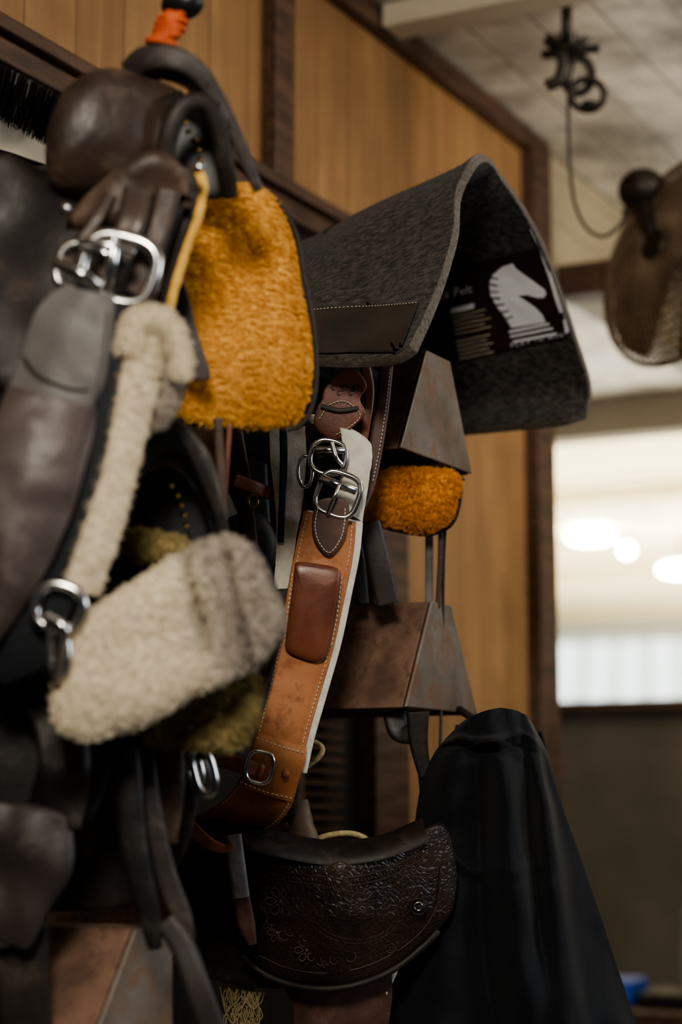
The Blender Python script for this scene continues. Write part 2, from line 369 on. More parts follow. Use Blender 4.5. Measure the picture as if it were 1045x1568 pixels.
tc=nt.nodes.new('ShaderNodeTexCoord'); nt.links.new(tc.outputs['Object'],w.inputs[0]); rr=nt.nodes.new('ShaderNodeValToRGB'); rr.color_ramp.elements[0].color=(.52,.59,.55,1); rr.color_ramp.elements[1].color=(.88,.97,1,1)
nt.links.new(w.outputs[0],rr.inputs[0]); nt.links.new(rr.outputs[0],bb.inputs['Emission Color']); nt.links.new(rr.outputs[0],bb.inputs['Base Color']); bb.inputs['Emission Strength'].default_value=2.1
box('window_1',(-12,25.45,2.62),(6,25.5,3.74),None,m_trans,0)
m_lamp=emis('lamp_glow',(1,.96,.88),60)
for i,(u,v,ru) in enumerate(((905,822,.185),(1045,872,.185),(961,842,.05))):
    c=P(u,v,16.0); g=group('pendant_lamp',c)
    ball('diffuser',c,ru,ru,.05,g,m_lamp)
    ball('housing',c+Vector((0,0,.07)),ru*.6,ru*.6,.05,g,m_header)
    tube('stem',[c+Vector((0,0,.1)),c+Vector((0,0,za-c.z))],.02,g,m_header,smooth=False)
# ---------------------------------------------------------------- racks
def rack(corners,xe):
    tn,tf,bn,bf=[PX(u,v,xe) for u,v in corners]
    zt=(tn.z+tf.z)/2; zb=(bn.z+bf.z)/2
    g=group('saddle_rack',(xe/2,(tn.y+tf.y)/2,(zt+zb)/2))
    prof=[(bn.y,zb),(tn.y,zt),(tf.y,zt),(bf.y,zb)]
    vs=[];fs=[]
    for x in (0.002,xe-.004):
        for y,z in prof: vs.append((x,y,z))
    fs=[(i,i+1,i+5,i+4) for i in range(3)]
    o=mk('tray',vs,fs,g,m_rust,False); s=o.modifiers.new('s','SOLIDIFY'); s.thickness=.004; s.offset=-1
    b=o.modifiers.new('b','BEVEL'); b.width=.004; b.segments=3; b.limit_method='ANGLE'
    vs=[(xe,y,z) for y,z in prof]; o=mk('end_plate',vs,[(0,1,2,3)],g,m_rustend,False); s=o.modifiers.new('s','SOLIDIFY'); s.thickness=.005; s.offset=0
    b=o.modifiers.new('b','BEVEL'); b.width=.0018; b.segments=2
    box('hollow_shade',(0.003,bn.y+.008,zb+.006),(xe-.006,bf.y-.008,zb+.010),g,m_rubber,0)  # black sheet closing the hollow tray, standing in for the shade inside
    yc=(tn.y+tf.y)/2
    box('wall_plate',(0.001,yc-.05,zb-.05),(.008,yc+.05,zt+.03),g,m_iron,.002)
rack([(660,922),(690,926),(620,1083),(730,1093)],.60)
rack([(652,541),(688,549),(612,684),(722,727)],.62)
rack([(205,1408),(262,1432),(128,1590),(262,1640)],.60)
rack([(205,905),(250,915),(150,1050),(240,1080)],.42)
rack([(205,330),(250,360),(170,470),(250,520)],.40)
rack([(440,1330),(470,1335),(410,1480),(500,1488)],.42)
# ---------------------------------------------------------------- saddle pad
pad=group('saddle_pad',P(690,450,2.95))
near=[[(724,254),(704,298),(699,360),(682,425),(658,485),(634,535)],
      [(690,278),(668,320),(660,380),(645,440),(625,500),(604,552)],
      [(600,322),(588,355),(580,410),(570,470),(560,520),(548,556)],
      [(540,353),(525,385),(515,430),(505,480),(500,520),(495,555)],
      [(465,398),(455,425),(450,460),(445,500),(440,530),(438,553)],
      [(400,430),(392,455),(390,480),(388,505),(386,530),(385,550)]]
dd=[0,.05,.13,.21,.28,.34]
cols=[]
farf=[PX(u,v,.70) for u,v in ((754,250),(769,272),(798,312),(828,364),(858,442),(886,528),(905,594),(893,645))]
for j,col in enumerate(near):
    rd=2.955+(738-col[0][0])*.0005
    nn=[P(u,v,rd-dd[i]) for i,(u,v) in enumerate(col)][::-1]
    ridge0=nn[-1]-P(724,254,2.955+14*.0005)
    dx=ridge0.x
    far=[]
    for i,fp in enumerate(farf):
        w=min(1,(i+1)/4); far.append(fp+ridge0*(1-w)+Vector((dx*1.05,0,0))*w)
    if j==0: far[-1]=PX(899,638,.70)
    rid=(nn[-1]+far[0])*.5+Vector((0,0,.011))
    cols.append(nn+[rid]+far)
rowsP=[[cols[j][i] for j in range(len(cols))] for i in range(len(cols[0]))]
G=resample_grid(rowsP,120,70)
for r in G:
    for k,p in enumerate(r): r[k]=p+Vector((0,1,.3))*(.005*noise.noise(p*9)+.0012*noise.noise(p*40))
po=grid('felt_body',G,pad,[m_felt,m_felte],.017,raw=True,bevel=.004)
po.data.materials.append(m_felth); fur(po,16000,.0032,kids=0,rad=.012,modstack=True); po.particle_systems[0].settings.material=3
fi=int(120*8/14); nc=70
def tobvh(sub): return BVHTree.FromPolygons([tuple(p) for r in sub for p in r],[(i*nc+j,i*nc+j+1,(i+1)*nc+j+1,(i+1)*nc+j) for i in range(len(sub)-1) for j in range(nc-1)])
bv=tobvh(G[fi:]); bn_=tobvh(G[:fi+2])
def on(bvh,u,v,off,fallback=3.2):
    d=ray(u,v).normalized(); h=bvh.ray_cast(C,d)
    if h[0] is None: h=bvh.find_nearest(P(u,v,fallback))
    n=h[1]; n=n if n.dot(d)<0 else -n
    return h[0]+n*off
def quadpatch(name,q,bvh,off,par,mat,nu=24,nv=16,thick=0):
    a,b,c,d=[Vector((*x,0)) for x in q]
    g=[]
    for i in range(nv):
        t=i/(nv-1); g.append([])
        for j in range(nu):
            s=j/(nu-1); x=(a.lerp(b,s)).lerp(d.lerp(c,s),t); g[-1].append(on(bvh,x.x,x.y,off))
    return grid(name,g,par,mat,thick,raw=True)
LO=.0135
quadpatch('swing_label',[(664,409),(831,370),(880,508),(680,550)],bv,LO,pad,m_card,30,20)
def polypatch(name,pts,bvh,off,par,mat):
    me=bpy.data.meshes.new(name); bm=bmesh.new()
    f=bm.faces.new([bm.verts.new((x,-y,0)) for x,y in pts]); 
    bmesh.ops.triangulate(bm,faces=[f]); 
    for k in range(2): bmesh.ops.subdivide_edges(bm,edges=bm.edges[:],cuts=1,use_grid_fill=True)
    for v in bm.verts: v.co=on(bvh,v.co.x,-v.co.y,off)
    bm.to_mesh(me); bm.free(); return link(name,me,par,mat,False)
kn=[(789,394),(794,402),(806,412),(824,425),(838,435),(841,442),(837,448),(828,449),(812,445),(797,447),(810,454),(824,463),(835,474),(840,486),(788,495),(779,481),(766,463),(756,445),(753,428),(758,412),(772,400)]
polypatch('chess_horse_print',kn,bv,LO+.0016,pad,m_white)
for i,(a,b) in enumerate((((758,415),(768,420)),((754,426),(767,430)),((755,438),(768,440)),((758,449),(771,449)),((765,460),(777,458)),((773,471),(784,468)),((780,481),(790,477)))):
    quadpatch('mane_line_%d'%i,[(a[0]-4,a[1]-1),(b[0],b[1]-1),(b[0],b[1]+1),(a[0]-4,a[1]+1.5)],bv,LO+.0024,pad,m_card,4,2)
for i,(y0,x0,x1) in enumerate(((499,784,846),(506,786,851),(514,790,857))):
    quadpatch('plinth_line_%d'%i,[(x0,y0),(x1,y0-13),(x1,y0-9),(x0,y0+4)],bv,LO+.0016,pad,m_white,12,3)
quadpatch('edge_print_a',[(831,378),(836,376),(866,470),(861,472)],bv,LO+.0018,pad,m_white,4,14)
quadpatch('edge_print_b',[(866,482),(872,480),(876,500),(870,504)],bv,LO+.0018,pad,m_white,4,4)
def label_text(name,txt,u0,v0,size,slope):
    cu=bpy.data.curves.new(name,'FONT'); cu.body=txt; cu.size=size; cu.resolution_u=3
    o=bpy.data.objects.new(name+'_tmp',cu); COL.objects.link(o)
    dg=bpy.context.evaluated_depsgraph_get(); me=bpy.data.meshes.new_from_object(o.evaluated_get(dg)); bpy.data.objects.remove(o)
    for v in me.vertices:
        x,y=v.co.x,v.co.y; v.co=on(bv,u0+x,v0-y+x*slope,LO+.0018)
    me.update(); link(name,me,pad,m_white,False)
label_text('label_title','Mica Felt',655,456,20,-.22)
label_text('label_motto','P L A Y  T O  W I N',786,525,9.5,-.21)
for i in range(11):
    y=464+i*6.6+(6 if i>0 else 0)+(5 if i>5 else 0); w=36 if i==0 else random.uniform(46,64)
    x0=695+i*1.2
    quadpatch('label_copy_%d'%i,[(x0,y+1),(x0+w,y-w*.2),(x0+w,y-w*.2+(8 if i==0 else 1.8)),(x0,y+(9 if i==0 else 2.8))],bv,LO+.0016,pad,m_white if i==0 else m_thread,8,2)
quadpatch('wear_leather',[(400,489),(648,473),(622,549),(395,554)],bn_,.0118,pad,m_wear,50,16,.002)
q=cr([(a,b,0) for a,b in [(440,490),(480,486),(560,481),(645,475)]],14)
stitch_mesh('wear_stitching',cr([on(bn_,p.x,p.y,.0138) for p in q],500),pad,m_thread,.0065,.0042,.0008)
# ---------------------------------------------------------------- hanging leather cinch
cin=group('leather_cinch',P(460,1000,2.72))
CL=[(466,782,546,800,2.74),(455,830,541,850,2.73),(443,890,529,910,2.72),(431,960,513,985,2.71),(412,1040,492,1060,2.70),(394,1110,472,1130,2.69),(380,1165,460,1185,2.69),(352,1215,444,1238,2.70),(312,1245,408,1272,2.73),(272,1258,345,1289,2.78)]
band('tan_face',CL,cin,[m_tan,m_tan2],.006,n=90,bulge=.004,wob=.004)
o=band('felt_lining',[(a+6,b,c+10,d,e+.010) for a,b,c,d,e in CL[:7]],cin,m_wfelt,.014,n=70,bulge=.002)
stitches('stitching_right',[(c-6,d,e-.0055) for a,b,c,d,e in CL],cin,m_thread,step=.006)
stitches('stitching_left',[(a+6,b,e-.0055) for a,b,c,d,e in CL],cin,m_thread,step=.006)
fluff(band('felt_loop_right',[(470,640,498,645,2.82),(510,655,545,668,2.79),(526,672,566,690,2.77),(526,720,563,735,2.76),(515,770,552,800,2.755)],cin,m_wfelt,.014,n=50,bulge=.004),.001,200)
fluff(band('felt_loop_left',[(414,650,466,655,2.80),(416,700,468,700,2.79),(424,770,462,765,2.78),(427,830,450,830,2.77),(424,905,440,900,2.76)],cin,m_wfelt,.014,n=50,bulge=.003),.001,200)
strap('loop_web',[(434,652,2.77,12),(435,700,2.765,12),(433,760,2.76,11),(430,830,2.75,10)],cin,m_web,.004)
plate('billet_tab',[(490,765),(515,762),(534,770),(533,800),(526,828),(505,853),(484,832),(478,805),(482,778)],2.715,cin,m_choc,.004,p=8)
stitches('tab_stitching',[(487,778,2.708),(483,806,2.708),(489,830,2.708),(505,846,2.708),(522,825,2.708),(528,800,2.708),(529,778,2.708)],cin,m_thread,step=.005)
plate('knife_pouch',[(456,861),(490,864),(519,872),(522,895),(514,950),(503,998),(488,1013),(462,1008),(440,996),(438,975),(446,920),(451,875)],2.70,cin,m_chest,.018,.004,p=5,N=120,K=24)
tube('pouch_welt',[P(u,v,2.686) for u,v in ((461,870),(456,910),(449,960),(447,990),(470,1000),(492,1004),(500,980),(510,930),(515,885),(490,870))],.0011,cin,m_choc,closed=True,n=90)
stitches('pouch_stitch_l',[(448,880,2.688),(441,935,2.688),(436,985,2.688)],cin,m_thread)
stitches('pouch_stitch_r',[(524,885,2.688),(517,940,2.688),(508,990,2.688)],cin,m_thread)
bk=cin
ring('buckle_frame',518,757,2.715,32,33,.0040,bk,m_steel,ang=-.35,e=3.2)
tube('buckle_roller',[P(490,732,2.705),P(546,752,2.705)],.0058,bk,m_steel,smooth=False)
tube('buckle_tongue',[P(520,742,2.70),P(512,762,2.695),P(502,787,2.705)],.003,bk,m_steel)
ring('upper_ring',503,700,2.735,27,26,.0038,bk,m_steel,ang=-.2,e=2.6)
tube('upper_roller',[P(482,688,2.725),P(528,690,2.725)],.005,bk,m_steel,smooth=False)
tube('upper_tongue',[P(508,676,2.72),P(515,700,2.715),P(524,712,2.72)],.003,bk,m_steel)
ring('side_ring',468,722,2.76,11,24,.0028,bk,m_steel)
plate('keeper',[(497,596),(512,573),(530,566),(550,570),(562,592),(552,612),(560,634),(540,655),(522,672),(498,668),(481,650),(486,625),(493,612)],2.78,cin,m_chest,.005,p=8)
stitches('keeper_stitch',[(490,640,2.772),(505,620,2.772),(530,615,2.772),(552,635,2.772),(538,652,2.772),(515,666,2.772)],cin,m_thread,step=.005)
for i in range(5):
    cx,cy=512+i*9,595+ (i%2)*8
    tube('tooling_%d'%i,[P(cx+math.cos(a)*a*1.1,cy+math.sin(a)*a*1.1,2.774) for a in [k*.7 for k in range(1,9)]],.0008,cin,m_choc)
strap('keeper_slot',[(492,622,2.772,7),(520,628,2.770,7),(550,625,2.772,7)],cin,m_dark,.003)
strap('latigo',[(592,560,2.86,22),(586,620,2.84,22),(577,680,2.82,22),(566,735,2.80,22),(552,775,2.79,20)],cin,m_choc,.006)
stitches('latigo_stitch',[(598,566,2.852),(592,620,2.832),(583,680,2.812),(572,735,2.792)],cin,m_thread,step=.006)
strap('latigo_inner',[(560,560,2.84,16),(566,600,2.84,16),(560,650,2.83,16),(550,700,2.80,16)],cin,m_chest,.005)
band('cross_band',[(396,1122,470,1144,2.683),(385,1150,466,1170,2.678),(366,1205,446,1228,2.688)],cin,[m_tan,m_tan2],.005,bulge=.003)
stitches('cross_stitch_a',[(394,1130,2.672),(432,1143,2.668),(468,1153,2.672)],cin,m_thread)
stitches('cross_stitch_b',[(370,1198,2.68),(405,1212,2.675),(446,1222,2.68)],cin,m_thread)
strap('hobble_tab',[(330,1160,2.68,26),(352,1166,2.665,26),(385,1176,2.66,24),(402,1182,2.668,22)],cin,m_tan2,.006)
ring('dee_ring',398,1175,2.655,20,24,.0032,cin,m_steel,ang=-.2,e=3)
ball('rivet',P(437,1185,2.665),.006,.004,.006,cin,m_tan2)
# ---------------------------------------------------------------- gold sheepskin-lined saddle (upper near)
s1=group('stock_saddle',P(220,350,2.25))
fl=plate('sheepskin_lining',[(308,292),(345,283),(390,292),(425,322),(447,370),(456,420),(470,490),(476,550),(472,605),(455,643),(425,652),(350,650),(290,645),(262,618),(262,500),(275,400)],
   lambda u,v:2.38+.0005*(u-370)+ .034*math.exp(-((u-388)**2+(v-400)**2)/1300.)+.014*math.exp(-((u-330)**2)/900.-((v-470)/60.)**2)-.012*math.exp(-((u-420)**2+(v-560)**2)/3000.),s1,[m_yel,m_yel],.030,.015,p=3,N=280,K=70)
fluff(fl,.0012,60,big=.009,bfreq=13); fur(fl,12000,.0042,kids=14,rad=.022)
tube('lining_edge_leather',[P(u,v,2.40) for u,v in ((400,290),(432,316),(454,360),(465,420),(479,490),(485,555),(481,612),(464,648),(440,658))],.003,s1,m_dark,n=120)
plate('far_skirt',[(300,300),(350,290),(420,318),(452,400),(470,560),(455,640),(350,650),(270,630),(270,420)],2.44,s1,m_dark,.01)
dm2=plate('cantle_roll',[(78,292),(76,240),(82,195),(100,150),(135,122),(190,112),(245,116),(292,138),(280,165),(262,205),(250,255),(200,292),(130,315)],(2.20,180,200,.02,0),s1,m_dome,.055,.05,p=2.4,N=140,K=36)
fluff(dm2,.0008,40,big=.020,bfreq=9)
strap('gullet_arch',[(252,295,2.19,26),(256,215,2.17,30),(278,165,2.17,30),(312,158,2.18,32),(335,195,2.19,32),(345,250,2.20,30),(352,300,2.22,26)],s1,m_dark,.018,dome=.25)
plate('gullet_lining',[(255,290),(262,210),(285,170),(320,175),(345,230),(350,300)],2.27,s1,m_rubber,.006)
for i,(u,v) in enumerate(((285,188),(293,200),(300,214),(305,230),(308,246))): ball('stud_%d'%i,P(u,v,2.245),.0028,.0028,.0028,s1,m_brass,10)
fluff(plate('near_skirt',[(-20,268),(60,262),(140,270),(220,270),(285,262),(300,300),(280,400),(255,500),(200,560),(100,600),(-20,560)],(2.20,100,300,.03,-.01),s1,m_dark,.012,p=5,N=160,K=40),0,50,big=.014,bfreq=12)
jp=plate('rolled_jockey',[(100,352),(118,312),(150,275),(195,248),(250,238),(292,252),(306,285),(300,325),(278,318),(252,300),(215,300),(185,325),(150,352)],2.135,s1,m_dome,.016,.012,p=3,N=140,K=30); fluff(jp,.001,40,big=.022,bfreq=17,seed=4)
strap('girth_point_a',[(212,290,2.11,46),(203,330,2.095,46),(186,380,2.085,42),(165,430,2.075,40)],s1,m_dome,.008,wob=.006)
strap('girth_point_b',[(258,290,2.115,40),(246,340,2.105,38),(226,400,2.10,36),(205,450,2.10,30)],s1,m_brown,.008)
strap('thong_tie',[(170,300,2.115,20),(150,335,2.105,20),(120,375,2.10,18),(105,400,2.09,16)],s1,m_brown,.006)
o=tube('lining_trim_gold',[P(u,v,2.165) for u,v in ((298,255),(310,285),(302,330),(286,375),(272,420),(260,465),(252,492))],.0065,s1,m_yel,n=80,seg=16); fluff(o,.0014,160)
tube('lining_trim_black',[P(u,v,2.160) for u,v in ((284,258),(296,288),(288,330),(271,378),(257,424),(244,470),(238,495))],.0065,s1,m_dark,n=60)
plate('sweat_flap',[(272,420),(285,440),(303,510),(322,578),(285,576),(250,560),(250,480)],2.28,s1,m_plum,.004)
for u,v in ((100,319),(303,256)): ball('concho_%d'%u,P(u,v,2.10 if u<200 else 2.115),.007,.005,.007,s1,m_steel,14)
hn=group('wrapped_whip_handle',P(260,50,2.2))
ball('knob',P(280,6,2.2),.026,.02,.018,hn,m_rubber)
tube('shaft',[P(275,20,2.2),P(262,40,2.2),P(250,66,2.2)],.011,hn,m_rubber)
for k in range(9):
    cx,cy=268-k*2.6+random.uniform(-2,2),22+k*5.0; tl=random.uniform(-.25,.25)
    tube('orange_wrap_%d'%k,[P(cx+20*math.cos(a),cy+20*tl*math.cos(a)-4*math.sin(a)+4,2.2-.015*math.sin(a)) for a in [j*math.pi/8 for j in range(16)]],.0036,hn,m_orange,n=40,closed=True)
tube('wrap_core',[P(270,22,2.2),P(248,64,2.2)],.0135,hn,m_orange)
ss=group('leather_strap',P(300,130,2.2))
strap('strap_body',[(196,112,2.19,36),(222,90,2.175,40),(262,88,2.165,38),(302,108,2.17,32),(332,150,2.18,26),(362,208,2.19,22),(384,262,2.2,19),(396,292,2.21,15)],ss,m_plum,.006,dome=.05)
strap('strap_under',[(210,112,2.20,30),(250,108,2.19,30),(292,124,2.19,28),(318,160,2.2,24),(340,210,2.21,22),(352,270,2.22,20)],ss,m_dark,.008)
for i,(u,v) in enumerate(((300,108),(318,130),(335,156),(350,185))): ball('hole_%d'%i,P(u,v,2.172),.002,.002,.002,ss,m_rubber,8)
# fender / girth strap with buckles
gs=group('girth_strap',P(100,700,2.05))
b1=gs
ring('buckle_frame',182,412,2.065,56,50,.0078,b1,m_steel,ang=-.25,e=3.0)
tube('left_bar',[P(88,402,2.05),P(125,420,2.04),P(152,440,2.05)],.0075,b1,m_steel)
tube('centre_bar',[P(176,360,2.05),P(172,400,2.045),P(162,445,2.05)],.0065,b1,m_steel)
tube('top_bar',[P(120,372,2.05),P(165,376,2.045),P(205,388,2.05)],.0055,b1,m_steel)
ring('back_frame',128,412,2.085,40,36,.0055,b1,m_steel,ang=-.3,e=3)
band('grey_leather',[(98,440,176,458,2.06),(60,470,176,490,2.05),(34,530,168,560,2.04),(8,610,146,650,2.03),(-24,720,117,760,2.02),(-58,840,72,880,2.02),(-70,960,-5,985,2.03)],gs,[m_grey,m_plum],.008,bulge=.012,wob=.014,cols=17)
band('plum_overlay',[(12,590,150,628,2.026),(-8,650,136,695,2.012),(-40,740,110,785,2.000),(-60,850,64,885,2.004),(-80,965,-5,985,2.014)],gs,m_plum2,.005,bulge=.014,wob=.012,cols=17)
stitches('grey_stitch',[(165,480,2.035),(155,560,2.02),(133,650,2.008),(104,760,1.995)],gs,m_dark,step=.007)
tube('grey_crease',[P(34,545,2.03),P(60,575,2.018),P(110,596,2.018),P(146,596,2.026)],.0012,gs,m_dark)
band('black_webbing',[(170,462,212,478,2.05),(160,560,200,570,2.035),(136,660,182,680,2.025),(108,770,154,790,2.02),(62,880,118,905,2.02),(10,965,78,1010,2.03),(-30,1020,10,1050,2.05)],gs,m_web,.007,bulge=.003)
fl=band('fleece_edge',[(206,495,245,495,2.05),(192,560,236,570,2.045),(168,650,214,662,2.04),(146,740,190,756,2.035),(126,820,168,836,2.03),(102,892,140,908,2.03)],gs,[m_fl,m_fl],.020,n=100,cols=12,bulge=.012); fluff(fl,.001,120); fur(fl,3600,.0030,kids=14,rad=.022,modstack=True)
fl=plate('fleece_roll',[(212,492),(238,482),(265,500),(281,545),(282,590),(266,632),(238,655),(216,655),(208,620),(216,560)],2.07,gs,[m_flg,m_flg],.028,.02,p=2.4,N=160,K=36); fluff(fl,.001,100,big=.008,bfreq=20); fur(fl,2400,.0028,kids=14,rad=.022)
fl=tube('fleece_roll_rim',[P(u,v,2.035) for u,v in ((200,545),(210,500),(240,490),(264,508),(276,545),(278,580))],.014,gs,[m_fl,m_fl],n=80,seg=20,rs=(1.2,.7)); fluff(fl,.001,120); fur(fl,2000,.0030,kids=14,rad=.022)
ring('dee_ring',90,930,2.005,36,34,.0065,gs,m_steel,ang=-.3,e=2.4)
tube('hook',[P(70,945,1.995),P(98,962,1.99),P(92,1000,1.995),P(86,1045,2.0)],.0062,gs,m_steel)
ring('lower_ring',90,1000,2.0,14,36,.0042,gs,m_steel,ang=.05,e=2.4)
# lower fleece girth
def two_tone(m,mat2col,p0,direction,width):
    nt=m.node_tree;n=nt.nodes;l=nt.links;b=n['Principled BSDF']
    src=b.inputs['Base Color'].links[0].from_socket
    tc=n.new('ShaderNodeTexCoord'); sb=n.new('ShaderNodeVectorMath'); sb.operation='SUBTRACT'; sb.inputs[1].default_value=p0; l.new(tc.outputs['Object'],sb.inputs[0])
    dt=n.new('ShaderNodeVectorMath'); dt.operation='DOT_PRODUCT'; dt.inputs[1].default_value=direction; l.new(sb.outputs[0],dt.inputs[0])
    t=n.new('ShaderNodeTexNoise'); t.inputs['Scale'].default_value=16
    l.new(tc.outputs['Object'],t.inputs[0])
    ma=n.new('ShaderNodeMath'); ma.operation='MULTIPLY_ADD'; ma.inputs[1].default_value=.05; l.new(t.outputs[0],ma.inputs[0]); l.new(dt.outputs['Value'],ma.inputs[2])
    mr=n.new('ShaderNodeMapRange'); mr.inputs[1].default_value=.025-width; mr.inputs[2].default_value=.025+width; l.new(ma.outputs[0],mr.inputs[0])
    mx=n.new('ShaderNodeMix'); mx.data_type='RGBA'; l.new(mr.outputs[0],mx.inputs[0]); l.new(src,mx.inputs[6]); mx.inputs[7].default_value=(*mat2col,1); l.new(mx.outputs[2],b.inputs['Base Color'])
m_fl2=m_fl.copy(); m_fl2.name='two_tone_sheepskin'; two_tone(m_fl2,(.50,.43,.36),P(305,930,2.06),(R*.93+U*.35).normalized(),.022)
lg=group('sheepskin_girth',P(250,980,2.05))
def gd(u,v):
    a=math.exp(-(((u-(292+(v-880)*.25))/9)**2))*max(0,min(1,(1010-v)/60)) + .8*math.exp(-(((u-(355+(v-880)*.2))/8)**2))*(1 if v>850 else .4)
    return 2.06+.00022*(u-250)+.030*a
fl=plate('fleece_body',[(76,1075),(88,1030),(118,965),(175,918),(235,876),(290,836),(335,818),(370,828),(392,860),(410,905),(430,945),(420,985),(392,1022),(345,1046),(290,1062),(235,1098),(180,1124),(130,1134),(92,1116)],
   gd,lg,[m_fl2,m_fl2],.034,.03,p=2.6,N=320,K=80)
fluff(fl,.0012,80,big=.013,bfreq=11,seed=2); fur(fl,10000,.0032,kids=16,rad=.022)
# ---------------------------------------------------------------- second saddle (black pommel)
s2=group('black_saddle',P(260,800,2.3))
strap('pommel_arch',[(158,840,2.22,40),(180,750,2.19,54),(208,695,2.17,60),(255,672,2.17,56),(298,700,2.18,46),(322,762,2.21,34),(338,832,2.23,28)],s2,m_gloss,.03,dome=.45,n=80)
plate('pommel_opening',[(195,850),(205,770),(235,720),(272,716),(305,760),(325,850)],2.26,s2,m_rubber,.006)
for i,(u,v) in enumerate(((262,745),(272,760),(278,775),(283,790),(286,806))): ball('stud_%d'%i,P(u,v,2.235),.0028,.0028,.0028,s2,m_brass,10)
fl=plate('olive_upper_fleece',[(195,820),(240,818),(285,828),(290,850),(240,860),(200,850)],2.2,s2,[m_olive,m_olive],.02,p=2.5,N=120,K=20); fluff(fl,.003,90); fur(fl,1200,.004,kids=14,rad=.022)
fl=plate('olive_lower_fleece',[(222,1108),(270,1075),(330,1045),(390,1033),(396,1070),(380,1120),(345,1146),(270,1143),(228,1135)],2.17,s2,[m_olive,m_olive],.026,p=2.5,N=180,K=36); fluff(fl,.004,70); fur(fl,3000,.0045,kids=14,rad=.022)
tube('skirt_edge',[P(u,v,2.22) for u,v in ((385,830),(412,880),(434,945),(423,1000),(402,1060),(388,1120),(350,1152))],.004,s2,m_plum)
strap('long_strap',[(200,655,2.15,30),(245,643,2.13,28),(285,668,2.13,24),(315,730,2.15,20),(338,790,2.17,18),(346,850,2.19,18)],s2,m_plum,.006)
strap('tie_strap_a',[(334,640,2.3,14),(338,720,2.3,14),(343,800,2.3,12)],s2,m_brown,.005)
strap('tie_strap_b',[(352,650,2.34,8),(347,720,2.34,8),(344,770,2.34,8)],s2,m_chest,.004)
plate('skirt_a',[(120,830),(330,830),(395,900),(430,960),(400,1100),(330,1160),(100,1160),(-20,1100),(-20,900)],2.31,s2,m_dark,.012,p=6)
plate('fender',[(-20,1000),(60,1010),(150,1080),(175,1140),(150,1240),(110,1260),(-20,1240)],2.18,s2,m_black,.012)
strap('fender_strap',[(20,1020,2.12,60),(80,1090,2.12,70),(100,1170,2.12,80),(80,1260,2.14,90)],s2,m_dark,.01,dome=.15,wob=.02)
fluff(plate('stirrup_leather',[(-20,1235),(60,1240),(115,1255),(108,1320),(78,1395),(50,1455),(20,1460),(-20,1440)],2.14,s2,m_plum,.014,p=4,N=120,K=30),0,50,big=.020,bfreq=16)
plate('lower_skirt',[(60,1120),(240,1120),(300,1150),(300,1250),(270,1330),(200,1385),(60,1395),(-20,1390),(-20,1200)],2.34,s2,m_dark,.01)
strap('hanging_fender',[(20,1420,2.17,110),(30,1500,2.17,90),(40,1600,2.17,80)],s2,m_dark,.01)
strap('off_billet_a',[(190,1110,2.16,44),(196,1200,2.15,44),(205,1300,2.15,42),(226,1390,2.16,36),(238,1452,2.17,22)],s2,m_black,.007,dome=.12)
strap('off_billet_b',[(222,1130,2.2,26),(232,1230,2.19,28),(252,1330,2.19,32),(278,1400,2.19,30),(290,1440,2.2,22)],s2,m_plum,.006)
strap('off_billet_c',[(252,1410,2.17,34),(280,1450,2.16,38),(305,1520,2.15,40),(335,1600,2.15,40)],s2,m_plum,.006)
strap('billet_d',[(258,1150,2.24,50),(258,1210,2.24,50),(250,1290,2.25,44)],s2,m_brown,.008)
ring('stirrup_iron',312,1182,2.3,15,36,.005,s2,m_steel,ang=.25,e=2.6)
ring('stirrup_iron_b',298,1180,2.32,11,30,.004,s2,m_steel,ang=.2)
# ---------------------------------------------------------------- second column: saddle under the pad rack
s3=group('racked_saddle',P(620,780,3.05))
fl=plate('orange_fleece',[(556,792),(562,742),(600,722),(660,722),(702,728),(700,770),(684,800),(655,814),(610,808),(575,800)],3.02,s3,[m_orn,m_orn],.03,.02,p=2.8,N=180,K=36); fluff(fl,.0022,70,big=.004); fur(fl,4000,.0045,kids=14,rad=.022)
tube('fleece_leather_edge',[P(u,v,3.05) for u,v in ((552,796),(600,810),(655,818),(690,804),(704,770),(707,728))],.0035,s3,m_dark)
plate('dark_skirt',[(350,655),(480,650),(590,690),(700,728),(695,738),(560,740),(545,800),(430,900),(380,820),(345,730)],3.10,s3,m_dark,.02)
plate('seat_underside',[(380,470),(560,560),(600,600),(590,690),(480,720),(350,690),(340,560)],3.02,s3,m_black,.03)
strap('billet_a',[(565,800,2.95,36),(580,860,2.95,36),(595,925,2.96,34)],s3,m_plum,.006)
strap('billet_b',[(540,800,3.0,20),(550,860,3.0,20),(556,925,3.0,20)],s3,m_black,.006)
strap('billet_c',[(676,806,3.05,8),(675,860,3.05,8),(671,930,3.05,8)],s3,m_brown,.004)
strap('webbing_tail',[(658,812,3.07,12),(658,870,3.07,12),(658,930,3.07,12)],s3,m_grey,.004)
tube('cord',[P(683,800,3.06),P(680,870,3.06),P(678,1000,3.06),P(675,1150,3.02)],.0025,s3,m_dark)
strap('billet_low_a',[(605,1088,2.98,38),(612,1120,2.97,32),(640,1135,2.96,20),(650,1180,2.96,20),(655,1240,2.96,20)],s3,m_black,.006)
strap('billet_low_b',[(640,1090,2.95,36),(642,1140,2.95,28),(652,1190,2.95,20)],s3,m_dark,.005)
strap('long_billet',[(500,580,2.9,40),(480,640,2.9,40),(500,700,2.85,34)],s3,m_black,.008)
strap('stirrup_leather_far',[(388,655,3.0,40),(392,760,3.0,40),(405,860,3.0,30)],s3,m_black,.006)
strap('stirrup_leather_mid',[(360,660,2.8,24),(372,740,2.8,26),(382,830,2.82,26),(392,900,2.84,24)],s3,m_brown,.006)
